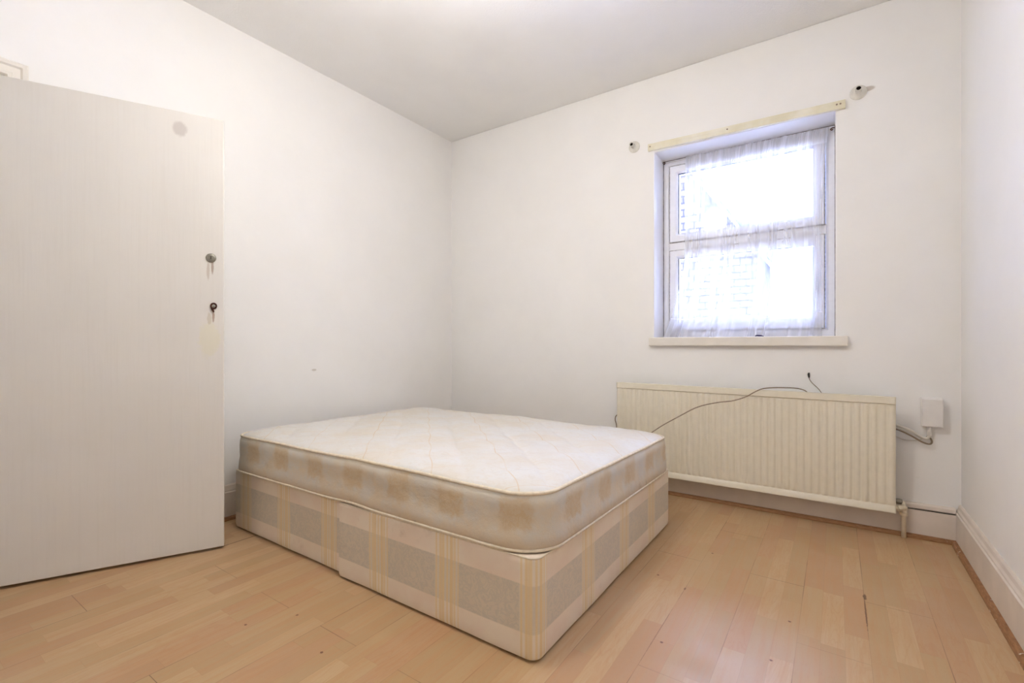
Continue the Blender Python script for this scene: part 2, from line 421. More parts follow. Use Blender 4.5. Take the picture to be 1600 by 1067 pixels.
def lathe(bm, prof, mat=None, n=24, axis='Z', origin=(0, 0, 0), capends=True):
    """prof: (radius, height) list"""
    o = Vector(origin); rings = []
    for r, h in prof:
        ring = []
        for j in range(n):
            a = 2*math.pi*j/n; c, s = r*math.cos(a), r*math.sin(a)
            v = {'Z': Vector((c, s, h)), 'Y': Vector((c, h, s)), 'X': Vector((h, c, s))}[axis]
            ring.append(bm.verts.new(o+v))
        rings.append(ring)
    for a, b in zip(rings, rings[1:]):
        for j in range(n): bm.faces.new((a[j], a[(j+1) % n], b[(j+1) % n], b[j]))
    if capends: bm.faces.new(rings[0][::-1]); bm.faces.new(rings[-1])
def empty(name, loc=(0, 0, 0), rz=0):
    o = bpy.data.objects.new(name, None); C.collection.objects.link(o); o.location = loc; o.rotation_euler = (0, 0, rz)
    o.empty_display_size = 0.1; return o
def tag(o, label, cat, group=None, kind=None):
    o['label'] = label; o['category'] = cat
    if group: o['group'] = group
    if kind: o['kind'] = kind
    return o
def struct(o, label=None, cat=None):
    o['kind'] = 'structure'
    if label: o['label'] = label
    if cat: o['category'] = cat
    return o

# ---------------------------------------------------------------- room shell
XL, XR, YB, YF, ZC = -2.72, 0.489, 3.04, -0.75, 2.683
WX0, WX1, WZ0, WZ1 = -0.970, -0.002, 0.990, 2.188          # window opening
bm = bmesh.new(); box(bm, XL-1.3, XR+0.15, YF-0.15, YB+0.3, -0.06, 0)
struct(link('floor', bm, M['floor']), 'beech laminate floor of three-strip boards running towards the window wall', 'floor')
bm = bmesh.new(); box(bm, XL-1.3, XR+0.15, YF-0.15, YB+0.3, ZC, ZC+0.1)
struct(link('ceiling', bm, M['ceil']), 'white stippled ceiling over the whole room', 'ceiling')

def wall_with_hole(bm, u0, u1, z0, z1, hu0, hu1, hz0, hz1, fn):
    """solid wall with a rectangular hole; fn(u, depth(0/1), z) -> 3D; one welded mesh"""
    us = [u0, hu0, hu1, u1]; zs = [z0, hz0, hz1, z1]
    g = {}
    for d in (0, 1):
        for i, u in enumerate(us):
            for j, z in enumerate(zs): g[d, i, j] = bm.verts.new(fn(u, d, z))
    for i in range(3):
        for j in range(3):
            if (i, j) == (1, 1) or (hz0 <= z0 and j == 0): continue
            for d in (0, 1): bm.faces.new((g[d, i, j], g[d, i+1, j], g[d, i+1, j+1], g[d, i, j+1]))
    q = [(1, 1), (2, 1), (2, 2), (1, 2)]
    for k in range(4):
        a, b = q[k], q[(k+1) % 4]
        if hz0 <= z0 and k == 0: continue
        bm.faces.new((g[0, a[0], a[1]], g[0, b[0], b[1]], g[1, b[0], b[1]], g[1, a[0], a[1]]))
    js = [0, 1, 2, 3] if hz0 > z0 else [1, 2, 3]
    for i in (0, 3):
        for j, j2 in zip(js, js[1:]): bm.faces.new((g[0, i, j], g[0, i, j2], g[1, i, j2], g[1, i, j]))
    for i in range(3):
        bm.faces.new((g[0, i, 3], g[0, i+1, 3], g[1, i+1, 3], g[1, i, 3]))
        if hz0 > z0: bm.faces.new((g[0, i, 0], g[0, i+1, 0], g[1, i+1, 0], g[1, i, 0]))
        elif i != 1: bm.faces.new((g[0, i, 1], g[0, i+1, 1], g[1, i+1, 1], g[1, i, 1]))
    loose = [v for v in bm.verts if not v.link_faces]
    for v in loose: bm.verts.remove(v)

bm = bmesh.new()
wall_with_hole(bm, XL-0.12, XR+0.12, 0, ZC, WX0, WX1, WZ0-0.045, WZ1, lambda u, d, z: (u, YB+0.30*d, z))
struct(link('wall_back', bm, M['wall_b'], bevel=0.006, seg=3), 'white painted wall holding the window and radiator', 'wall')
DY0, DY1, DZ = -0.45, 0.40, 2.03
bm = bmesh.new()
wall_with_hole(bm, YF, YB, 0, ZC, DY0, DY1, 0, DZ, lambda u, d, z: (XL-0.12*d, u, z))
struct(link('wall_left', bm, M['wall_l']), 'white painted side wall beside the head of the bed', 'wall')
bm = bmesh.new(); box(bm, XR, XR+0.12, YF, YB, 0, ZC)
struct(link('wall_right', bm, M['wall']), 'white painted side wall right of the radiator', 'wall')
bm = bmesh.new(); box(bm, XL-0.12, XR+0.12, YF-0.12, YF, 0, ZC)
struct(link('wall_front', bm, M['wall']), 'white painted wall behind the viewpoint', 'wall')
bm = bmesh.new()
box(bm, -4.0, -3.88, -1.2, 1.6, 0, ZC); box(bm, -3.88, XL-0.12, 1.5, 1.6, 0, ZC); box(bm, -3.88, XL-0.12, -0.9, -0.8, 0, ZC)
struct(link('wall_hall', bm, M['wall']), 'white hallway walls beyond the doorway', 'wall')

# skirtings: profile (distance out from wall, height)
SK = [(0, 0), (0.022, 0), (0.022, 0.146), (0.017, 0.150), (0.017, 0.158), (0.012, 0.166), (0.009, 0.180), (0.004, 0.186), (0, 0.186)]
bm = bmesh.new(); prism(bm, SK, lambda p, e: (XR-p[0], (YF+0.0, YB)[e], p[1]))
struct(link('baseboard_right', bm, M['skirt']), 'tall white moulded skirting along the right wall', 'skirting')
SKB = [(0, 0), (0.022, 0), (0.022, 0.134), (0.020, 0.137), (0.003, 0.1375), (0.003, 0.1425), (0.0205, 0.1435), (0.0205, 0.160), (0.016, 0.166), (0, 0.168)]
bm = bmesh.new(); prism(bm, SKB, lambda p, e: ((XL+0.022, XR-0.022)[e], YB-p[0], p[1]))
struct(link('baseboard_back', bm, M['skirt']), 'white skirting under the radiator with an open joint along its top, shaded by a dark strip', 'skirting')
bm = bmesh.new(); prism(bm, SK, lambda p, e: (XL+p[0], (0.467, YB)[e], p[1]))
prism(bm, SK, lambda p, e: (XL+p[0], (YF, -0.517)[e], p[1]))
struct(link('baseboard_left', bm, M['skirt']), 'white skirting along the left wall behind the door', 'skirting')
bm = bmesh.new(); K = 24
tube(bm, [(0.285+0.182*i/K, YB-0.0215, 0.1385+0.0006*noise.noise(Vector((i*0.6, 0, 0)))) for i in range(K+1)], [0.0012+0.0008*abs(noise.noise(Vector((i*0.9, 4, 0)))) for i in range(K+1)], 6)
ck = link('joint_shade_strip', bm, M['dark'], bpy.data.objects['baseboard_back'])  # dark strip laid on the joint in place of the shade inside it
# brown quarter beads on the floor
BD = [(0.022, 0), (0.040, 0), (0.0395, 0.006), (0.036, 0.013), (0.030, 0.0175), (0.022, 0.019)]
def bead(name, fn, label):
    bm = bmesh.new(); K = 40
    rows = []
    for i in range(K+1):
        rows.append([bm.verts.new(fn((p[0]+(0.0015*noise.noise(Vector((i*0.7, 3, len(name)))) if j not in (0, 5) else 0), p[1]), i/K)) for j, p in enumerate(BD)])
    for a, b in zip(rows, rows[1:]):
        for j in range(len(BD)): bm.faces.new((a[j], a[(j+1) % len(BD)], b[(j+1) % len(BD)], b[j]))
    bm.faces.new(rows[0]); bm.faces.new(rows[-1][::-1])
    struct(link(name, bm, M['bead'], smooth=False), label, 'floor bead')
bead('trim_1', lambda p, e: (XL+0.022+(XR-XL-0.044)*e, YB-p[0], p[1]), 'brown wooden bead at the foot of the window wall skirting')
bead('trim_2', lambda p, e: (XR-p[0], YF+(YB-0.04-YF)*e, p[1]), 'brown wooden bead with paint chips along the right wall skirting')
bead('trim_3', lambda p, e: (XL+p[0], 0.47+(YB-0.04-0.47)*e, p[1]), 'brown wooden bead along the left wall skirting')

# doorway lining and architrave
bm = bmesh.new()
x0, x1 = XL-0.12, XL+0.001
box(bm, x0, x1, DY1-0.030, DY1, 0, DZ-0.03); box(bm, x0, x1, DY0, DY0+0.030, 0, DZ-0.03); box(bm, x0, x1, DY0, DY1, DZ-0.03, DZ)
box(bm, x0+0.02, x0+0.075, DY1-0.043, DY1-0.030, 0, DZ-0.043); box(bm, x0+0.02, x0+0.075, DY0+0.030, DY0+0.043, 0, DZ-0.043)
box(bm, x0+0.02, x0+0.075, DY0+0.030, DY1-0.030, DZ-0.043, DZ-0.030)
struct(link('trim_4', bm, M['gloss'], bevel=0.002), 'white painted door lining in the left wall', 'door lining')
AR = [(0, 0), (0, 0.010), (0.006, 0.016), (0.016, 0.016), (0.020, 0.011), (0.042, 0.011), (0.048, 0.018), (0.060, 0.020), (0.065, 0.016), (0.065, 0)]
bm = bmesh.new(); i1, i0, it = DY1, DY0, DZ-0.02
path = [(i1, 0, 1, 0), (i1, it, 1, 1), (i0, it, -1, 1), (i0, 0, -1, 0)]
rings = [[bm.verts.new((XL+q, py+p*sy, pz+p*sz)) for p, q in AR] for py, pz, sy, sz in path]
for a, b in zip(rings, rings[1:]):
    for j in range(len(AR)): bm.faces.new((a[j], a[(j+1) % len(AR)], b[(j+1) % len(AR)], b[j]))
bm.faces.new(rings[0]); bm.faces.new(rings[-1][::-1])
struct(link('trim_5', bm, M['gloss']), 'white moulded architrave round the doorway, seen above the door', 'architrave')

# ---------------------------------------------------------------- open door
dr = empty('door_1', (-2.659, 0.353, 0.012), math.atan2(0.904, 0.428)); struct(dr, 'plain white flush door standing open in front of the left wall', 'door')
bm = bmesh.new(); box(bm, 0, 0.762, 0, 0.040, 0, 1.970)
link('door_leaf', bm, M['door'], dr, bevel=0.004, seg=3)
lk = bmesh.new(); lathe(lk, [(0.0205, 0.001), (0.0205, -0.003), (0.0185, -0.0055), (0.0125, -0.007), (0.0120, -0.009), (0.004, -0.0095)], axis='Y', origin=(0.711, 0, 1.328))
lc = link('lock_cylinder', lk, M['metal'], dr, smooth=False); lc['label'] = 'round nickel lock cylinder'
kb = bmesh.new(); box(kb, 0.7097, 0.7123, -0.0105, -0.0090, 1.321, 1.335); link('keyway', kb, M['dark'], lc)
bm = bmesh.new()      # broken mortice plate: rusty ring with a spindle stub
ring = [(0.721+0.010*math.cos(a), -0.003, 1.109+0.011*math.sin(a)) for a in [2*math.pi*i/20 for i in range(20)]]
tube(bm, ring, 0.0042, 8, closed=True)
tube(bm, smooth_path([(0.714, -0.004, 1.101), (0.718, -0.006, 1.090), (0.722, -0.004, 1.080)], 4), [0.005, .005, .005, .005, .0045, .004, .0035, .003, .002], 8)
rp = link('latch_plate', bm, M['rust'], dr, smooth=True); rp['label'] = 'rusty broken latch rim below the lock cylinder'
bm = bmesh.new(); lathe(bm, [(0.0075, 0.001), (0.0075, -0.007), (0.003, -0.008)], axis='Y', origin=(0.721, 0, 1.108), n=12)
link('spindle_stub', bm, M['metal'], rp)
for z in (0.25, 1.0, 1.72):
    bm = bmesh.new(); tube(bm, [(-0.004, 0.040, z-0.045), (-0.004, 0.040, z+0.045)], 0.006, 10); box(bm, -0.004, 0.03, 0.0398, 0.0415, z-0.045, z+0.045)
    link('hinge', bm, M['gloss'], dr)

# ---------------------------------------------------------------- window
wn = empty('window_1', (0, 0, 0)); struct(wn, 'white plastic window of two stacked panes behind a sheer curtain', 'window')
FY = 3.235
def frame_rect(bm, x0, x1, z0, z1, w_, y0, y1, chamf=0.006):
    """mitred rectangular frame with a stepped profile"""
    prof = [(0, y0), (w_*0.72, y0), (w_, y0+chamf*1.6), (w_, y1), (0, y1)]
    rs = []
    for sx, sz, cx, cz in ((1, 1, x0, z0), (-1, 1, x1, z0), (-1, -1, x1, z1), (1, -1, x0, z1)):
        rs.append([bm.verts.new((cx+sx*p, y, cz+sz*p)) for p, y in prof])
    for k in range(4):
        a, b = rs[k], rs[(k+1) % 4]
        for j in range(len(prof)): bm.faces.new((a[j], a[(j+1) % 5], b[(j+1) % 5], b[j]))
bm = bmesh.new()
frame_rect(bm, -0.976, 0.004, 0.988, 2.19, 0.052, FY, FY+0.07)
box(bm, -0.926, -0.046, FY, FY+0.07, 1.574, 1.634)
link('window_frame', bm, M['upvc'], wn, bevel=0.0015)
for name, z0, z1 in (('upper_sash', 1.632, 2.140), ('lower_sash', 1.040, 1.572)):
    bm = bmesh.new(); frame_rect(bm, -0.9225, -0.0545, z0, z1, 0.052, FY-0.012, FY+0.05)
    s_ = link(name, bm, M['upvc'], wn, bevel=0.0015)
    bm = bmesh.new(); frame_rect(bm, -0.872, -0.105, z0+0.0505, z1-0.0505, 0.004, FY+0.004, FY+0.02, 0.0)
    link('gasket', bm, M['gasket'], s_)
    bm = bmesh.new(); box(bm, -0.870, -0.107, FY+0.018, FY+0.024, z0+0.052, z1-0.052)
    link('glass_pane', bm, M['glass'], s_)
    bm = bmesh.new()      # grimy grey seal strip standing in for the shadow gap round the sash
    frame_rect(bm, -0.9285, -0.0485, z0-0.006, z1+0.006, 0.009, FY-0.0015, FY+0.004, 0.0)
    link('sash_seal', bm, M['gap_shade_seal'], s_)
bm = bmesh.new(); box(bm, -0.105, -0.088, FY-0.030, FY-0.012, 1.30, 1.33); box(bm, -0.101, -0.091, FY-0.045, FY-0.028, 1.24, 1.33)
link('window_handle', bm, M['upvc'], wn, bevel=0.003)
bm = bmesh.new()          # grimy sealant bead where frame meets plaster
pts = []
rs = []
for (x, z) in ((-0.969, 0.993), (-0.969, 2.187), (-0.003, 2.187), (-0.003, 0.993)): pts.append((x, FY-0.001, z))
for a, b in zip(pts, pts[1:]):
    K = 40; seq = [Vector(a).lerp(Vector(b), i/K) for i in range(K+1)]
    tube(bm, seq, [0.0022+0.0018*abs(noise.noise(p*21)) for p in seq], 6)
link('sealant', bm, M['grime'], wn, smooth=True)
# sill
bm = bmesh.new(); box(bm, -0.998, 0.052, 3.008, YB+0.001, 0.936, 0.990); box(bm, WX0+0.001, WX1-0.001, YB, FY+0.02, 0.950, 0.990)
ws = link('window_sill', bm, M['gloss'], wn, bevel=0.005, seg=3)

# curtain wire with hooks
cw = empty('curtain_wire', (-0.49, 3.213, 2.160)); tag(cw, 'thin coated curtain wire stretched across the top of the window recess', 'curtain wire')
def L(o, p): return tuple(Vector(p)-o.location)
bm = bmesh.new(); tube(bm, [L(cw, (-0.962, 3.213, 2.170)), L(cw, (-0.8, 3.213, 2.168)), L(cw, (-0.4, 3.213, 2.163)), L(cw, (-0.012, 3.213, 2.160))], 0.0022, 8)
link('wire', bm, M['wire'], cw)
for x in (-0.964, -0.010):
    bm = bmesh.new(); sg = 1 if x < -0.5 else -1; zz = 2.170 if x < -.5 else 2.160
    tube(bm, smooth_path([L(cw, (x-0.004*sg, 3.213, zz+0.004)), L(cw, (x+0.006*sg, 3.210, zz+0.005)), L(cw, (x+0.014*sg, 3.207, zz-0.002)), L(cw, (x+0.009*sg, 3.206, zz-0.009)), L(cw, (x+0.003*sg, 3.207, zz-0.004))], 4), 0.0028, 8)
    h = link('hook', bm, M['rust'], cw, smooth=True); h['label'] = 'rusty brown screw hook'

# sheer curtain: UV = metres
def curtain():
    bm = bmesh.new(); uvl = bm.loops.layers.uv.new('UVMap')
    NU, NV = 420, 70; zt, zb = 2.172, 0.9925
    grid = []
    for j in range(NV+1):
        v = j/NV; row = []
        for i in range(NU+1):
            u = i/NU
            # left edge flares to the recess corner near the sill, right edge hangs straight
            xl = -0.815 - 0.035*v - 0.115*max(0, v-0.55)**1.6/0.45**1.6
            xr = -0.030 - 0.035*v**0.6 - 0.012*math.sin(v*5)
            q = (u-0.5)
            z = zt + (zb-zt)*v + 0.010*(1-v)*noise.noise(Vector((u*30, 0, 0)))*0.6 + (0.009*(1-u) - 0.002)*(1-v)
            x = xl + (xr-xl)*u + 0.010*math.sin(u*23+2*v)*v
            gat = math.exp(-v*14)
            A = 0.004+0.013*v
            y = 3.200 - 0.022*v
            y += A*(0.75*math.sin(u*38+1.9*math.sin(u*9)+v*1.5)+0.35*math.sin(u*83+4*noise.noise(Vector((u*6, v*1.2, 2))))+0.5*noise.noise(Vector((u*11, v*1.5, 7))))
            y += gat*0.0035*math.sin(u*430+9*noise.noise(Vector((u*40, 0, 1))))
            y += 0.010*v*noise.noise(Vector((u*4, v*3, 5)))
            y = min(y, 3.2165)
            x += 0.013*min(1, v*2)*math.cos(u*38+1.9*math.sin(u*9)+v*1.5)
            # tail ripples and slump on the sill
            if v > 0.93: y -= 0.02*(v-0.93)/0.07*(0.5+0.5*math.sin(u*31))
            row.append((bm.verts.new((x+0.42, y-3.2, z-0.99)), (u*1.25, (1-v)*1.18)))
        grid.append(row)
    for j in range(NV):
        for i in range(NU):
            q = (grid[j][i], grid[j][i+1], grid[j+1][i+1], grid[j+1][i])
            f = bm.faces.new([a[0] for a in q])
            for lp, a in zip(f.loops, q): lp[uvl].uv = a[1]
    o = link('sheer_curtain', bm, M['net'], smooth=True); o.location = (-0.42, 3.2, 0.99)
    return o
tag(curtain(), 'translucent white sheer curtain hanging over the window from a wire, gathered at the top', 'curtain')

# dark scrap on the sill
bm = bmesh.new(); pts = [(-0.022, 0, 0.004), (-0.012, 0.002, 0.008), (0.0, 0, 0.007), (0.012, -0.002, 0.006), (0.024, -0.003, 0.003)]
tube(bm, smooth_path(pts, 4), [0.002+0.003*math.sin(math.pi*min(1, max(0.08, i/16))) for i in range(17)], 8)
o = link('pen_stub', bm, M['scrap'], smooth=True); o.location = (-0.375, 3.135, 0.9897)
tag(o, 'small dark blue stub lying on the window sill under the curtain', 'stub')

# batten above window
bt = empty('wooden_batten', (-0.485, YB, 2.21)); tag(bt, 'long cream painted wooden batten screwed to the wall above the window', 'batten')
bm = bmesh.new()
prof = [(0, -0.0215), (-0.020, -0.0215), (-0.020, 0.0225), (0, 0.0225)]
bz = lambda x: 2.214-(x+0.485)*0.0145
K = 30; rows = []
for i in range(K+1):
    x = -1.006+(1.048)*i/K
    rows.append([bm.verts.new((x+0.485, p[0], bz(x)-2.21+p[1]+0.0007*noise.noise(Vector((x*9, p[1]*50, 0))))) for p in prof])
for a, b in zip(rows, rows[1:]):
    for j in range(4): bm.faces.new((a[j], a[(j+1) % 4], b[(j+1) % 4], b[j]))
bm.faces.new(rows[0]); bm.faces.new(rows[-1][::-1])
link('strip', bm, M['batten'], bt, bevel=0.002)
for x in (-0.992, -0.53, 0.004, 0.020):
    bm = bmesh.new(); lathe(bm, [(0.0045, 0.001), (0.0045, -0.001), (0.002, -0.0015)], axis='Y', origin=(x+0.485, -0.020, bz(x)-2.21+0.004), n=12)
    s = link('screw', bm, M['cable_b'], bt); 

# curtain rod sockets
def socket(x, z, label):
    r = empty('curtain_rod_socket', (x, YB, z)); tag(r, label, 'rod socket', 'curtain rod sockets beside the batten')
    bm = bmesh.new(); lathe(bm, [(0.037, 0.0), (0.037, -0.003), (0.033, -0.0065), (0.024, -0.008), (0.018, -0.012), (0.0155, -0.018)], axis='Y', n=32)
    link('wall_plate', bm, M['clear'], r, smooth=True)
    bm = bmesh.new(); lathe(bm, [(0.0150, -0.010), (0.0135, -0.030), (0.0135, -0.050), (0.0145, -0.053), (0.0145, -0.057), (0.0105, -0.057), (0.0105, -0.050)], axis='Y', n=24, capends=False)
    st = link('stub', bm, M['clear'], r, smooth=True)
    bm = bmesh.new(); lathe(bm, [(0.0106, -0.0495), (0.0106, -0.0505), (0.001, -0.0510)], axis='Y', n=24); c_ = link('dark_bore', bm, M['dark'], st); c_['label'] = 'dark open bore of the stub'
    return r
socket(-1.103, 2.255, 'small round white rod socket on the wall left of the batten')
socket(0.0963, 2.254, 'small round white rod socket on the wall above the right end of the batten')

# ---------------------------------------------------------------- radiator
RX0, RX1, RZ0, RZ1 = -1.180, 0.2394, 0.127, 0.690
rd = empty('radiator', ((RX0+RX1)/2, 2.98, 0)); tag(rd, 'long cream fluted panel radiator on the wall under the window', 'radiator')
rc = Vector((rd.location))
bm = bmesh.new()
NP = 42; PER = 10; nx = NP*PER; zs = [RZ0+0.0, RZ0+0.003, RZ0+0.030, RZ0+0.036, RZ0+0.040, RZ0+0.046, RZ0+0.060]
zs += [RZ0+0.06+(RZ1-0.05-RZ0-0.06)*k/8 for k in range(1, 9)] + [RZ1-0.042, RZ1-0.037, RZ1-0.033, RZ1-0.006, RZ1-0.001, RZ1+0.001]
tilt = lambda x: 0.008*(RX1-x)/(RX1-RX0)
rows = []
for z in zs:
    row = []
    for i in range(nx+1):
        x = RX0+(RX1-RX0)*i/nx; ph = (i/PER) % 1.0
        rib = max(0.0, math.sin(math.pi*min(1, max(0, (ph-0.12)/0.76))))**0.7
        if z < RZ0+0.0335 or z > RZ1-0.035: k = -1
        else:
            k = min(1, (z-(RZ0+0.033))/0.014)*min(1, ((RZ1-0.035)-z)/0.006)
        if k < 0:
            y = -0.062
            if z <= RZ0+0.001 or z >= RZ1: y = -0.054
            if z > RZ0+0.025 and z < RZ0+0.0335: y = -0.060 - 0.0
        else: y = -0.053 - 0.0055*rib*max(0, k)
        if i in (0, nx): y = min(y+0.004, -0.05)
        row.append(bm.verts.new((x-rc.x, y, z+tilt(x)*(z-RZ0)/(RZ1-RZ0))))
    rows.append(row)
for a, b in zip(rows, rows[1:]):
    for i in range(nx): bm.faces.new((a[i], a[i+1], b[i+1], b[i]))
bk = [[bm.verts.new((x-rc.x, -0.044, z+tilt(x)*(z-RZ0)/(RZ1-RZ0))) for x in (RX0, RX1)] for z in (zs[0], zs[-1])]
bm.faces.new([bk[0][0], bk[0][1], bk[1][1], bk[1][0]])
bm.faces.new([*rows[-1], bk[1][1], bk[1][0]]); bm.faces.new([*rows[0], bk[0][1], bk[0][0]])
bm.faces.new([r[0] for r in rows]+[bk[1][0], bk[0][0]]); bm.faces.new([r[-1] for r in rows]+[bk[1][1], bk[0][1]])
link('front_panel', bm, M['rad'], rd, smooth=True)
o_ = bpy.data.objects['front_panel']
md = o_.modifiers.new('es', 'EDGE_SPLIT'); md.split_angle = math.radians(50)
bm = bmesh.new(); box(bm, RX0-rc.x, RX1-rc.x, -0.0445, -0.030, RZ0+0.012, RZ1-0.012)
for i in range(NP*2//3):
    x = RX0+0.03+i*0.05-rc.x
    if x < RX1-rc.x-0.02: box(bm, x, x+0.012, -0.0305, 0.0, RZ0+0.05, RZ1-0.05)
link('rear_convector', bm, M['rad'], rd)
for x in (RX0+0.25, RX1-0.25):
    bm = bmesh.new(); box(bm, x-rc.x-0.02, x-rc.x+0.02, -0.002, 0.058, 0.30, 0.55); link('bracket', bm, M['rad'], rd)
# side tabs, tail and valve
bm = bmesh.new(); tube(bm, [(RX1-rc.x-0.01, -0.045, 0.150), (RX1-rc.x+0.036, -0.010, 0.150)], 0.011, 12)
tube(bm, [(RX1-rc.x+0.004, -0.036, 0.150), (RX1-rc.x+0.018, -0.024, 0.150)], 0.015, 6)
link('valve_tail', bm, M['cream_pipe'], rd)
vx = 0.2737-rc.x; vy = 2.985-rc.y
bm = bmesh.new(); lathe(bm, [(0.010, 0.0), (0.010, 0.100), (0.0105, 0.112)], origin=(vx, vy, 0), n=16); link('supply_pipe', bm, M['cream_pipe'], rd, smooth=True)
bm = bmesh.new(); lathe(bm, [(0.0125, 0.108), (0.0165, 0.110), (0.0165, 0.122), (0.013, 0.124), (0.0125, 0.136), (0.0155, 0.139), (0.0155, 0.149), (0.009, 0.154), (0.008, 0.168), (0.004, 0.175)], origin=(vx, vy, 0), n=20)
link('valve_body', bm, M['cream_pipe'], rd)
bm = bmesh.new(); lathe(bm, [(0.013, 0.128), (0.016, 0.137)], origin=(vx-0.002, vy+0.0, 0), n=16)
bm.free()
bm = bmesh.new(); lathe(bm, [(0.0125, 0.0), (0.0125, 0.028)], axis='X', origin=(RX1-rc.x+0.002, 0.012, 0.172), n=14)
cp = link('blanking_cap', bm, M['metal'], rd, bevel=0.002); cp['label'] = 'tarnished metal cap above the valve'

# ---------------------------------------------------------------- wall box and cables
jb = empty('junction_box', (0.3825, YB, 0.616)); tag(jb, 'white plastic junction box on the wall right of the radiator', 'junction box')
bm = bmesh.new(); box(bm, -0.041, 0.041, -0.012, 0, -0.070, 0.070); link('back_plate', bm, M['plastic'], jb, bevel=0.003)
bm = bmesh.new(); box(bm, -0.039, 0.039, -0.044, -0.012, -0.068, 0.068); link('cover', bm, M['plastic'], jb, bevel=0.005, seg=3)
bm = bmesh.new(); tube(bm, [(-0.010, -0.018, -0.066), (-0.010, -0.018, -0.112)], 0.009, 12); link('cable_gland', bm, M['plastic'], jb, smooth=True)
def cable(name, pts, r, mat, label, cat='cable', group=None):
    bm = bmesh.new(); base = Vector(pts[0]); tube(bm, [p-base for p in smooth_path(pts, 8)], r, 8)
    o = link(name, bm, mat, smooth=True); o.location = base
    tag(o, label, cat, group); return o
cable('wall_cable', [(0.372, 3.020, 0.506), (0.366, 3.018, 0.490), (0.352, 3.018, 0.490), (0.330, 3.016, 0.503), (0.300, 3.012, 0.524), (0.262, 3.008, 0.540), (0.225, 3.005, 0.545), (0.17, 3.005, 0.53), (0.12, 3.01, 0.50)], 0.0065, M['cable_w'],
      'thick white cable running from the radiator up into the junction box')
cable('looped_cable', [(0.12, 3.015, 0.49), (0.20, 3.008, 0.528), (0.25, 3.006, 0.523), (0.300, 3.004, 0.500), (0.345, 3.006, 0.472), (0.372, 3.012, 0.464), (0.382, 3.022, 0.473), (0.378, 3.030, 0.488), (0.364, 3.034, 0.498)], 0.0040, M['cable_b'],
      'tan cable looping below the thick white cable beside the radiator')
cable('thin_cable', [(0.20, 3.02, 0.50), (0.249, 3.030, 0.483), (0.284, 3.033, 0.471), (0.315, 3.034, 0.472), (0.339, 3.034, 0.478), (0.352, 3.034, 0.487)], 0.0028, M['cable_w'],
      'thin white cable sagging under the looped cables beside the radiator')
cable('aerial_cable', [(-0.10, 3.02, 0.60), (-0.125, 3.01, 0.68), (-0.161, 2.995, 0.703), (-0.219, 2.965, 0.7085), (-0.292, 2.925, 0.7075), (-0.336, 2.902, 0.700), (-0.371, 2.889, 0.681), (-0.412, 2.885, 0.654), (-0.476, 2.880, 0.629), (-0.559, 2.875, 0.613), (-0.663, 2.870, 0.580), (-0.769, 2.860, 0.516), (-0.887, 2.850, 0.437), (-0.98, 2.82, 0.35), (-1.05, 2.78, 0.20), (-1.08, 2.72, 0.05), (-1.12, 2.66, 0.006), (-1.2, 2.62, 0.006)], 0.0030, M['cable_b'],
      'thin tan cable draped over the top of the radiator and down towards the mattress')
wk = empty('cut_wire', (-0.121, 3.036, 0.784)); tag(wk, 'short cut wire with a black tip sticking out above the radiator', 'wire')
bm = bmesh.new(); tube(bm, [p-wk.location for p in smooth_path([(-0.121, 3.034, 0.776), (-0.119, 3.028, 0.757), (-0.106, 3.02, 0.737), (-0.073, 3.0, 0.703), (-0.05, 3.0, 0.66)], 6)], 0.0019, 8); link('lead', bm, M['cable_b'], wk, smooth=True)
bm = bmesh.new(); tube(bm, [(0, 0.003, 0.004), (-0.001, -0.004, 0.0), (0, -0.002, -0.012), (0.001, -0.004, -0.022)], [0.004, 0.0055, 0.005, 0.003], 10); tp = link('tip', bm, M['black'], wk, smooth=True); tp['label'] = 'black plastic tip'
cable('cable_end', [(-1.190, 3.010, 0.480), (-1.204, 3.005, 0.476), (-1.214, 2.99, 0.462), (-1.213, 2.98, 0.441), (-1.203, 2.97, 0.422), (-1.195, 2.96, 0.395), (-1.195, 2.95, 0.30), (-1.20, 2.93, 0.12), (-1.22, 2.90, 0.005), (-1.3, 2.88, 0.005)], 0.0035, M['cable_b'],
      'short curl of tan cable at the left end of the radiator behind the mattress')

# ---------------------------------------------------------------- divan bed
XC, YC = -0.722, 1.176                       # near right corner of the base
ztop = lambda x, y: 0.3105 + 0.0055*(x-XC) - 0.0150*(y-YC)
def rrect(x0, x1, y0, y1, r, step_=0.02):
    """points counter-clockwise from the far right corner going left; r per corner: (x1y1, x0y1, x0y0, x1y0)"""
    pts = []; cs = [(x1, y1, 0, r[0]), (x0, y1, 90, r[1]), (x0, y0, 180, r[2]), (x1, y0, 270, r[3])]
    for k, (cx, cy, a0, rad) in enumerate(cs):
        ox = cx - rad if cx == x1 else cx + rad; oy = cy - rad if cy == y1 else cy + rad
        n_ = 10
        arc = [(ox+rad*math.cos(math.radians(a0+90*i/n_)), oy+rad*math.sin(math.radians(a0+90*i/n_))) for i in range(n_+1)]
        if pts:
            p, q = pts[-1], arc[0]; d = math.hypot(q[0]-p[0], q[1]-p[1]); m = max(1, int(d/step_))
            for i in range(1, m): pts.append((p[0]+(q[0]-p[0])*i/m, p[1]+(q[1]-p[1])*i/m))
        pts += arc
    p, q = pts[-1], pts[0]; d = math.hypot(q[0]-p[0], q[1]-p[1]); m = max(1, int(d/step_))
    for i in range(1, m): pts.append((p[0]+(q[0]-p[0])*i/m, p[1]+(q[1]-p[1])*i/m))
    return pts
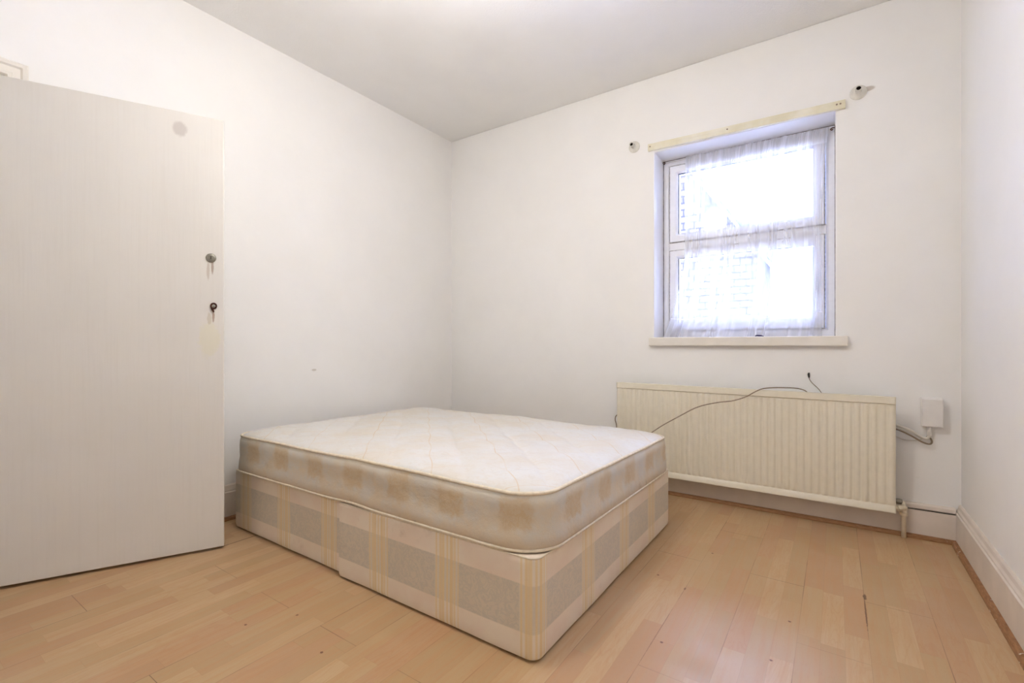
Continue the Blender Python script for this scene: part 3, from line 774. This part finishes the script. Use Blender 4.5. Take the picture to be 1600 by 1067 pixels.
def arclen(pts, ref):
    """signed distance along the loop measured from the point nearest ref; front side negative, right side positive"""
    k0 = min(range(len(pts)), key=lambda i: (pts[i][0]-ref[0])**2+(pts[i][1]-ref[1])**2)
    n_ = len(pts); s = [0.0]*n_; acc = 0.0
    for j in range(1, n_):
        i = (k0+j) % n_; p = pts[(k0+j-1) % n_]; acc += math.hypot(pts[i][0]-p[0], pts[i][1]-p[1]); s[i] = acc
    tot = acc + math.hypot(pts[k0][0]-pts[k0-1][0], pts[k0][1]-pts[k0-1][1])
    return [v if v < tot/2 else v-tot for v in s], tot
def divan(x0, x1, y0, y1, r, off, drop, label):
    root = empty('divan_base', ((x0+x1)/2, (y0+y1)/2, 0)); tag(root, label, 'bed base', 'halves of the divan base')
    c = root.location
    pts = rrect(x0, x1, y0, y1, r); s, tot = arclen(pts, (x1, y0)); s = [v+off for v in s]
    bm = bmesh.new(); uvl = bm.loops.layers.uv.new('UVMap'); rows = []; uvs = []
    hs = [0.0, 0.012, 0.04, 0.09, 0.14, 0.19, 0.24, 0.28, 0.97, 1.0]
    for hi, h in enumerate(hs):
        row = []; uv_ = []
        for (px, py), ss in zip(pts, s):
            top = ztop(px, py)-drop
            z = 0.008+ (h if h < 0.5 else (top-0.008-(0.008 if h < 1 else 0)))
            inset = 0.004 if hi == 0 else (0.005 if h == 1.0 else 0.0)
            wv = 0.0022*noise.noise(Vector((px*5, py*5, z*6)))
            dx, dy = px-c.x, py-c.y; l = math.hypot(dx, dy)
            row.append(bm.verts.new((px-c.x-dx/l*(inset+wv), py-c.y-dy/l*(inset+wv), z))); uv_.append((ss, z))
        rows.append(row); uvs.append(uv_)
    k = len(pts)
    for a, b, ua, ub in zip(rows, rows[1:], uvs, uvs[1:]):
        for i in range(k):
            j = (i+1) % k; f = bm.faces.new((a[i], a[j], b[j], b[i]))
            q = [ua[i], ua[j], ub[j], ub[i]]
            if abs(q[0][0]-q[1][0]) > 0.5: q = [q[0], (q[0][0], q[1][1]), (q[3][0], q[2][1]), q[3]]
            for lp, t in zip(f.loops, q): lp[uvl].uv = t
    f = bm.faces.new(rows[-1])
    for lp in f.loops: lp[uvl].uv = (lp.vert.co.x*0.3, 0.26)
    bm.faces.new(rows[0][::-1])
    link('upholstered_box', bm, M['divan'], root, smooth=True)
    ob = root.children[0]; md = ob.modifiers.new('es', 'EDGE_SPLIT'); md.split_angle = math.radians(60)
    # stitched seam cord along the top edge
    bm = bmesh.new()
    tube(bm, [(px-c.x-(px-c.x)*0.004, py-c.y-(py-c.y)*0.004, ztop(px, py)-drop-0.001) for px, py in pts], 0.0028, 6, closed=True)
    link('piping', bm, M['piping'], root, smooth=True)
    for gx in (x0+0.09, x1-0.09):
        for gy in (y0+0.09, y1-0.09):
            bm = bmesh.new(); lathe(bm, [(0.02, 0.0), (0.022, 0.009)], origin=(gx-c.x, gy-c.y, 0), n=14); link('glide', bm, M['black'], root)
    return root
divan(-1.662, XC, YC, 2.519, (0.03, 0.006, 0.006, 0.035), 0.0, 0.0, 'foot half of the patterned cream and grey divan base, nearest the radiator end')
divan(-2.566, -1.665, YC+0.020, 2.512, (0.006, 0.02, 0.02, 0.006), -0.945, 0.004, 'head half of the patterned cream and grey divan base, beside the open door')

def mattress():
    x0, x1, y0, y1 = -2.548, -0.712, 1.178, 2.505
    root = empty('mattress', ((x0+x1)/2, (y0+y1)/2, 0.30)); tag(root, 'worn double mattress with quilted white top and beige floral border on the divan base', 'mattress')
    c = root.location
    pts = rrect(x0, x1, y0, y1, (0.11, 0.10, 0.09, 0.135), 0.012); s, tot = arclen(pts, (x1, y0)); k = len(pts)
    def zb(x, y): 
        lift = 0.012*math.exp(-((x-x1)**2+(y-y0)**2)/0.02)
        gapf = 0.006*math.exp(-((x+1.58)**2)/0.012-((y-y0)**2)/0.01)
        return ztop(x, y)+0.0015+lift*0.3+gapf
    H = 0.180
    def zt(x, y):
        e = 0.006*noise.noise(Vector((x*3, y*3, 1)))
        return zb(x, y)*0.5+0.155+H + e - 0.014*max(0, (y-y0)/1.33)*max(0, (x+1.6)/0.9) - 0.003
    nrm = []
    for i in range(k):
        a = Vector(pts[i-1]); b = Vector(pts[(i+1) % k]); d = (b-a).normalized(); nrm.append(Vector((d.y, -d.x)))
    bm = bmesh.new(); uvl = bm.loops.layers.uv.new('UVMap'); rows = []; uvs = []
    prof = [(0.0, -0.006), (0.03, 0.002), (0.10, 0.005), (0.25, 0.004), (0.42, 0.000), (0.58, 0.000), (0.74, 0.003), (0.88, 0.003), (0.96, -0.001), (1.0, -0.008)]
    for t, off in prof:
        row = []; u_ = []
        for i, (px, py) in enumerate(pts):
            a, b = zb(px, py), zt(px, py)
            o2 = off + 0.006*noise.noise(Vector((s[i]*6, t*2.0, 3)))*math.sin(math.pi*t) + 0.0035*noise.noise(Vector((s[i]*16, t*4, 9)))*math.sin(math.pi*t)
            o2 += 0.004*(t-0.5)*0.0 - 0.006*t
            q = Vector((px, py))+nrm[i]*o2
            row.append(bm.verts.new((q.x-c.x, q.y-c.y, a+(b-a)*t-c.z))); u_.append((s[i], t*0.18))
        rows.append(row); uvs.append(u_)
    # quilted top
    R = 84; mid = Vector(((x0+x1)/2, (y0+y1)/2)); hx = 0.25
    for g in range(1, R+1):
        f_ = 1-g/R; row = []; u_ = []
        for i, (px, py) in enumerate(pts):
            tgt = Vector((mid.x+max(-hx, min(hx, px-mid.x)), mid.y))
            q = tgt + (Vector((px, py))+nrm[i]*(-0.014)-tgt)*f_
            d_edge = min(q.x-x0, x1-q.x, q.y-y0, y1-q.y); d_edge = max(0, (Vector((px, py))-q).length)
            crown = 0.020*(1-math.exp(-d_edge/0.07))
            X, Y = q.x, q.y; sx = 0.006*math.sin(17*(X-Y)); sy = 0.006*math.sin(17*(X+Y))
            a = (X+Y+0.55+sx)/0.37; b = (X-Y+0.42+sy)/0.37
            da = abs(a-round(a))*0.37; db = abs(b-round(b))*0.37
            puff = 0.010*(1-math.exp(-da/0.03))*(1-0.7*math.exp(-db/0.03))
            z = zt(px, py)*f_ + zt(q.x, q.y)*(1-f_) + crown + puff*(1-math.exp(-d_edge/0.04)) + 0.0025*noise.noise(Vector((X*9, Y*9, 0)))*(1-math.exp(-d_edge/0.04))
            row.append(bm.verts.new((X-c.x, Y-c.y, z-c.z))); u_.append((s[i], 0.2+g*0.001))
        rows.append(row); uvs.append(u_)
    for a, b, ua, ub in zip(rows, rows[1:], uvs, uvs[1:]):
        for i in range(k):
            j = (i+1) % k; f = bm.faces.new((a[i], a[j], b[j], b[i])); q = [ua[i], ua[j], ub[j], ub[i]]
            if abs(q[0][0]-q[1][0]) > 0.5: q = [q[0], (q[0][0], q[1][1]), (q[3][0], q[2][1]), q[3]]
            for lp, t in zip(f.loops, q): lp[uvl].uv = t
    bmesh.ops.contextual_create  # noqa
    bm.faces.new(rows[0][::-1])
    last = rows[-1]
    bmesh.ops.remove_doubles(bm, verts=list(bm.verts), dist=0.0004)
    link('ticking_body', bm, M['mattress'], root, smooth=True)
    for nm, t, r_ in (('top_piping', 1.0, 0.0062), ('bottom_piping', 0.0, 0.0058)):
        bm = bmesh.new(); P = []
        for i, (px, py) in enumerate(pts):
            a, b = zb(px, py), zt(px, py); q = Vector((px, py))+nrm[i]*((-0.010 if t else 0.001)+0.002*noise.noise(Vector((s[i]*9, t, 0))))
            P.append((q.x-c.x, q.y-c.y, a+(b-a)*t-c.z+(0.001 if t else 0.005)))
        tube(bm, P, r_, 8, closed=True); link(nm, bm, M['piping'], root, smooth=True)
mattress()

# ---------------------------------------------------------------- ceiling lamp (source of the glow at the top of the photo)
lm = empty('ceiling_lamp', (-1.08, 1.08, ZC)); tag(lm, 'lit opal globe lamp hanging from the ceiling above the bed', 'lamp')
bm = bmesh.new(); lathe(bm, [(0.045, 0.0), (0.045, -0.010), (0.034, -0.022), (0.010, -0.026)], n=28); link('ceiling_rose', bm, M['plastic'], lm, smooth=True)
bm = bmesh.new(); tube(bm, [(0, 0, -0.02), (0, 0, -0.255)], 0.0035, 8); link('flex', bm, M['plastic'], lm, smooth=True)
bm = bmesh.new(); lathe(bm, [(0.020, -0.245), (0.028, -0.250), (0.036, -0.284), (0.002, -0.285)], n=24); link('lamp_holder', bm, M['plastic'], lm, smooth=True)
bm = bmesh.new(); bmesh.ops.create_icosphere(bm, subdivisions=3, radius=0.12, matrix=Matrix.Translation((0, 0, -0.40))); link('opal_globe', bm, M['bulb'], lm, smooth=True)

# ---------------------------------------------------------------- outside
bm = bmesh.new(); box(bm, -30, 30, 3.6, 60, -3.1, -3.0); struct(link('ground_outside', bm, M['garden']), 'paved yard below the window outside', 'ground')
hs = empty('neighbouring_house', (-3.2, 11, -3)); tag(hs, 'pale tile-hung gabled house seen through the window behind the curtain', 'house')
def LH(p): return tuple(Vector(p)-hs.location)
bm = bmesh.new()
A = [(-5.45, -3), (-0.95, -3), (-0.95, 2.30), (-3.2, 5.55), (-5.45, 2.30)]
prism(bm, A, lambda p, e: LH((p[0], (8.0, 9.4)[e], p[1]))); link('tiled_wall', bm, M['tiles'], hs)
bm = bmesh.new()
for sx in (1, -1):
    ex, ez = (-3.2+sx*2.42, 2.16); nx_, nz_ = 0.82*sx*0.12, 0.57*0.12
    prism(bm, [(-3.2, 5.62), (ex, ez), (ex+nx_, ez+nz_), (-3.2, 5.62+0.16)], lambda p, e: LH((p[0], (7.75, 9.6)[e], p[1])))
link('roof', bm, M['slate'], hs)
bm = bmesh.new(); box(bm, *[v for pr in ((-3.7-hs.location.x, -2.7-hs.location.x), (7.94-11, 8.02-11), (3+0.2, 3+1.4)) for v in pr]); fr_ = link('window', bm, M['upvc'], hs)
